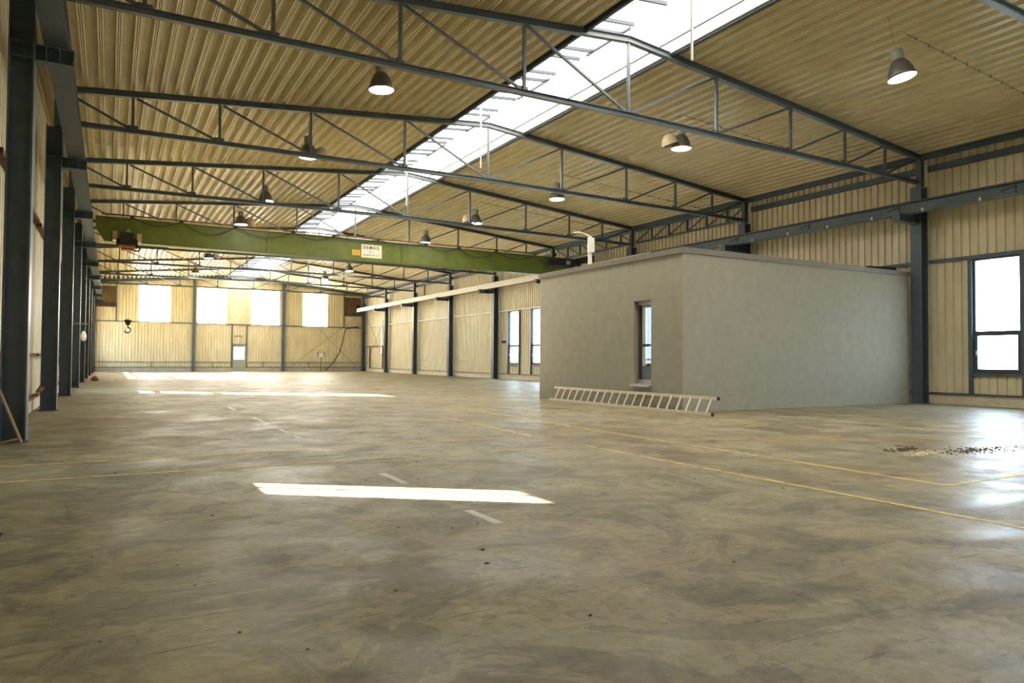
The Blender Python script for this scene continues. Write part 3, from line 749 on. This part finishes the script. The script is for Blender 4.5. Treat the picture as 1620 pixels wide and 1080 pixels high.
# thin tension cables carrying the lamp wiring
labs = {1: 'thin cable with clips running under the roof from the lamp at top right', 2: 'thin cable with clips running from the greenish lamp to the right eave',
        3: 'thin cable running to the right eave from the lamp beneath the second truss', 6: 'thin cable running to the right eave from the lamp above the crane right half'}
for i, lab in labs.items():
    x, y = pos[i][:2]
    t = thing('lamp_cable', lab, 'cable', (0, y+.0, 0))
    x1 = 18.5; zA = 6.95
    zs = lambda u: min(roof_z(u)-.06, 6.95+(u-x)*(6.50-6.95)/(x1-x))
    MB().tube([(x+.15+(x1-x-.15)*s/8, 0, zs(x+.15+(x1-x-.15)*s/8)) for s in range(9)], .008, 6).build('wire', CABLEM, t)
    mb = MB()
    for s in range(14):
        u = x+.4+s*(x1-x-.5)/14; mb.bar((u, 0, zs(u)-.03), (u+.03, 0, zs(u)+.04), .012)
    mb.build('clip', RUST, t)

# ------------------------------------------------------------------ bracing rods, hose, small wall gear
def rods(name, lab, segs, r=.012):
    t = thing(name, lab, 'brace')
    for a, b in segs: MB().tube([a, b], r, 6).build('rod', RUST, t)
yb = YF-.135
rods('cross_brace', 'crossed thin bracing rods on the far wall right of the last post', [((12.8,yb-.02,.42),(18.1,yb-.02,4.5)), ((14.9,yb-.05,3.6),(18.1,yb-.05,.42))])
rods('cross_brace', 'crossed thin bracing rods on the right wall in the last bay', [((18.92,58.2,4.6),(18.92,53.4,.5)), ((18.90,53.4,4.6),(18.90,58.2,.5))])
o = MB().tube([(15.55,yb-.16,.03),(15.75,yb-.16,.25),(16.22,yb-.16,.74),(16.69,yb-.16,1.50),(16.98,yb-.16,2.48),(17.12,yb-.16,3.2),(17.22,yb-.16,3.52),(17.4,yb-.16,3.60),(18.3,yb-.16,3.78)], .035, 8).build('hose', RUBBER, smooth=True)
tag(o, 'black hose hanging down the far wall at the right', 'hose')
t = thing('sign_post', 'small white box on a thin post at the far wall', 'post')
MB().bar((15.2,yb-.04,.0),(15.2,yb-.04,1.15), .04, side=(1,0,0)).build('post', STEEL, t)
MB().box(14.98,15.40,yb-.12,yb-.06,1.16,1.48).build('box', WHITE, t)
MB().box(14.93,14.975,yb-.13,yb-.05,1.2,1.6).box(15.405,15.45,yb-.13,yb-.05,1.2,1.6).build('side_bracket', STEEL, t)
t = thing('wall_lamp', 'small bracket lamp above the door in the far wall', 'lamp')
MB().tube([(8.45,YF-.1,2.75),(9.0,YF-.16,2.78)], .025).build('arm', BLACK, t)
MB().tube([(8.9,YF-.16,2.74),(8.9,YF-.16,2.2)], .015).box(8.85,9.08,YF-.25,YF-.10,2.60,2.73).build('lamp_head', BEIGE, t)
o = MB().tube([(18.94, Yk(6)-1.2, 6.3), (18.94, Yk(6)-1.2, 5.2)], .05, 8).build('downpipe', RUST)
tag(o, 'rust-red pipe hanging beside a column on the right wall', 'pipe')
# socket boxes on the right wall
t = thing('wall_switch_box', 'black switch box with a lever on the right wall left of the window pair', 'switch')
MB().box(18.93, WR-.002, 34.25, 34.55, 1.98, 2.12).build('box', BLACK, t); MB().tube([(18.99,34.25,2.05),(18.99,33.85,2.03)], .02).build('lever', SILL, t)
for k, lab in ((5, 'short steel handrail stub on the right wall between the second and third columns left of the office'), (4, 'short steel handrail stub on the right wall right beside the first column left of the office')):
    pass
for k, lab in ((4, 'short steel rail stub on the right wall beside the first column left of the office'), (5, 'short steel rail stub on the right wall beside the second column left of the office')):
    o = MB().bar((18.97, Yk(k)+4.3, 1.0), (18.97, Yk(k)+5.95, 1.0), .05).build('rail_stub', SILL); tag(o, lab, 'rail')
# things at the left wall
o = MB().tube([(-.74, Yk(2)+.02, 2.0), (-.55, Yk(2)-.03, 1.98)], .02).tube([(-.905, Yk(2)+.1, 1.99), (-.60, Yk(2)+.02, 2.0)], .014).build('pipe_bracket', SILL)
tag(o, 'small metal bracket sticking out of the third left column at eye level', 'bracket')
mb = MB().lathe([(.02,.0),(.08,.05),(.10,.16),(.07,.28),(.02,.36)], 12, (-.80, Yk(3)-.08, 1.62), 'z', True)
tag(mb.build('plastic_bag', WHITE, smooth=True), 'small white bag hanging on the fourth left column', 'bag')
mb = MB().lathe([(.02,.0),(.15,.03),(.18,.08),(.12,.17),(.03,.22)], 14, (-.55, Yk(4)+1.6, 0), 'z', True)
tag(mb.build('sack', RUST, smooth=True), 'small rust-brown sack on the floor behind the fifth left column', 'sack')
o = MB().bar((-1.35+.42, Yk(0)-.25, .02), (-1.22, Yk(0)-.04, .75), .035, .02).build('timber_batten', WOOD)
tag(o, 'thin timber batten leaning against the foot of the nearest left column', 'batten')
o = MB().bar((-1.16, Yk(0)-.16, .02), (-.98, Yk(0)-.06, .055), .03, .02).build('timber_batten', WOOD)
tag(o, 'short timber batten lying at the foot of the nearest left column', 'batten')
o = MB().prism([(-.05,-.01),(.05,-.01),(.05,.01),(-.05,.01)], (-1.16, 16.2, .42), (-1.16, 17.4, .52), side=(1,0,0)).build('rusty_plate', RUST)
tag(o, 'rusty steel strip bolted low on the left wall between the first two columns', 'plate')
o = MB().prism([(-.04,-.04),(.04,-.04),(.04,.04),(-.04,.04)], (-1.308, 13.0, 4.35), (-1.308, 13.0, 5.0), side=(1,0,0)).build('rusty_bracket', RUST)
tag(o, 'rusty bracket remnant high behind the nearest left column', 'bracket')

# ------------------------------------------------------------------ debris on the floor
mb = MB()
def chip(mb, x, y, s, h):
    a = random.uniform(0, 3.14); n = random.choice((4, 5, 6)); vs = []
    for j in range(n):
        r = s*random.uniform(.6, 1.2); vs.append((x+r*math.cos(a+j*6.283/n), y+.8*r*math.sin(a+j*6.283/n), .001))
    vs.append((x+random.uniform(-.2,.2)*s, y, h))
    mb.add(vs, [tuple(range(n))[::-1]]+[(j, (j+1) % n, n) for j in range(n)])
for i in range(170):
    chip(mb, random.gauss(8.5, .18), random.gauss(4.98, .07), random.uniform(.006, .02), random.uniform(.004, .012))
o = mb.build('plaster_crumbs', CHIP); o['kind'] = 'stuff'; tag(o, 'scatter of pale crumbs on the floor at the right', 'debris')
mb = MB()
for i in range(240):
    chip(mb, random.gauss(9.2, .42)*1.0, random.gauss(4.85, .13), random.uniform(.006, .026), random.uniform(.004, .018))
for i in range(60): chip(mb, random.gauss(8.62, .14), random.gauss(5.28, .04), random.uniform(.015, .04), random.uniform(.01, .03))
o = mb.build('dirt_pile', DUST); o['kind'] = 'stuff'; tag(o, 'low spread of dark brown dirt on the floor at the right', 'debris')
mb = MB()
for i in range(150):
    yy = 2+16*random.random()**1.3; chip(mb, random.uniform(-.6, 1.0)*1.0+yy*random.uniform(-.02, 1.1), yy, random.uniform(.006, .018), random.uniform(.003, .010))
o = mb.build('floor_grit', DUST); o['kind'] = 'stuff'; tag(o, 'loose grit scattered across the concrete floor', 'debris')
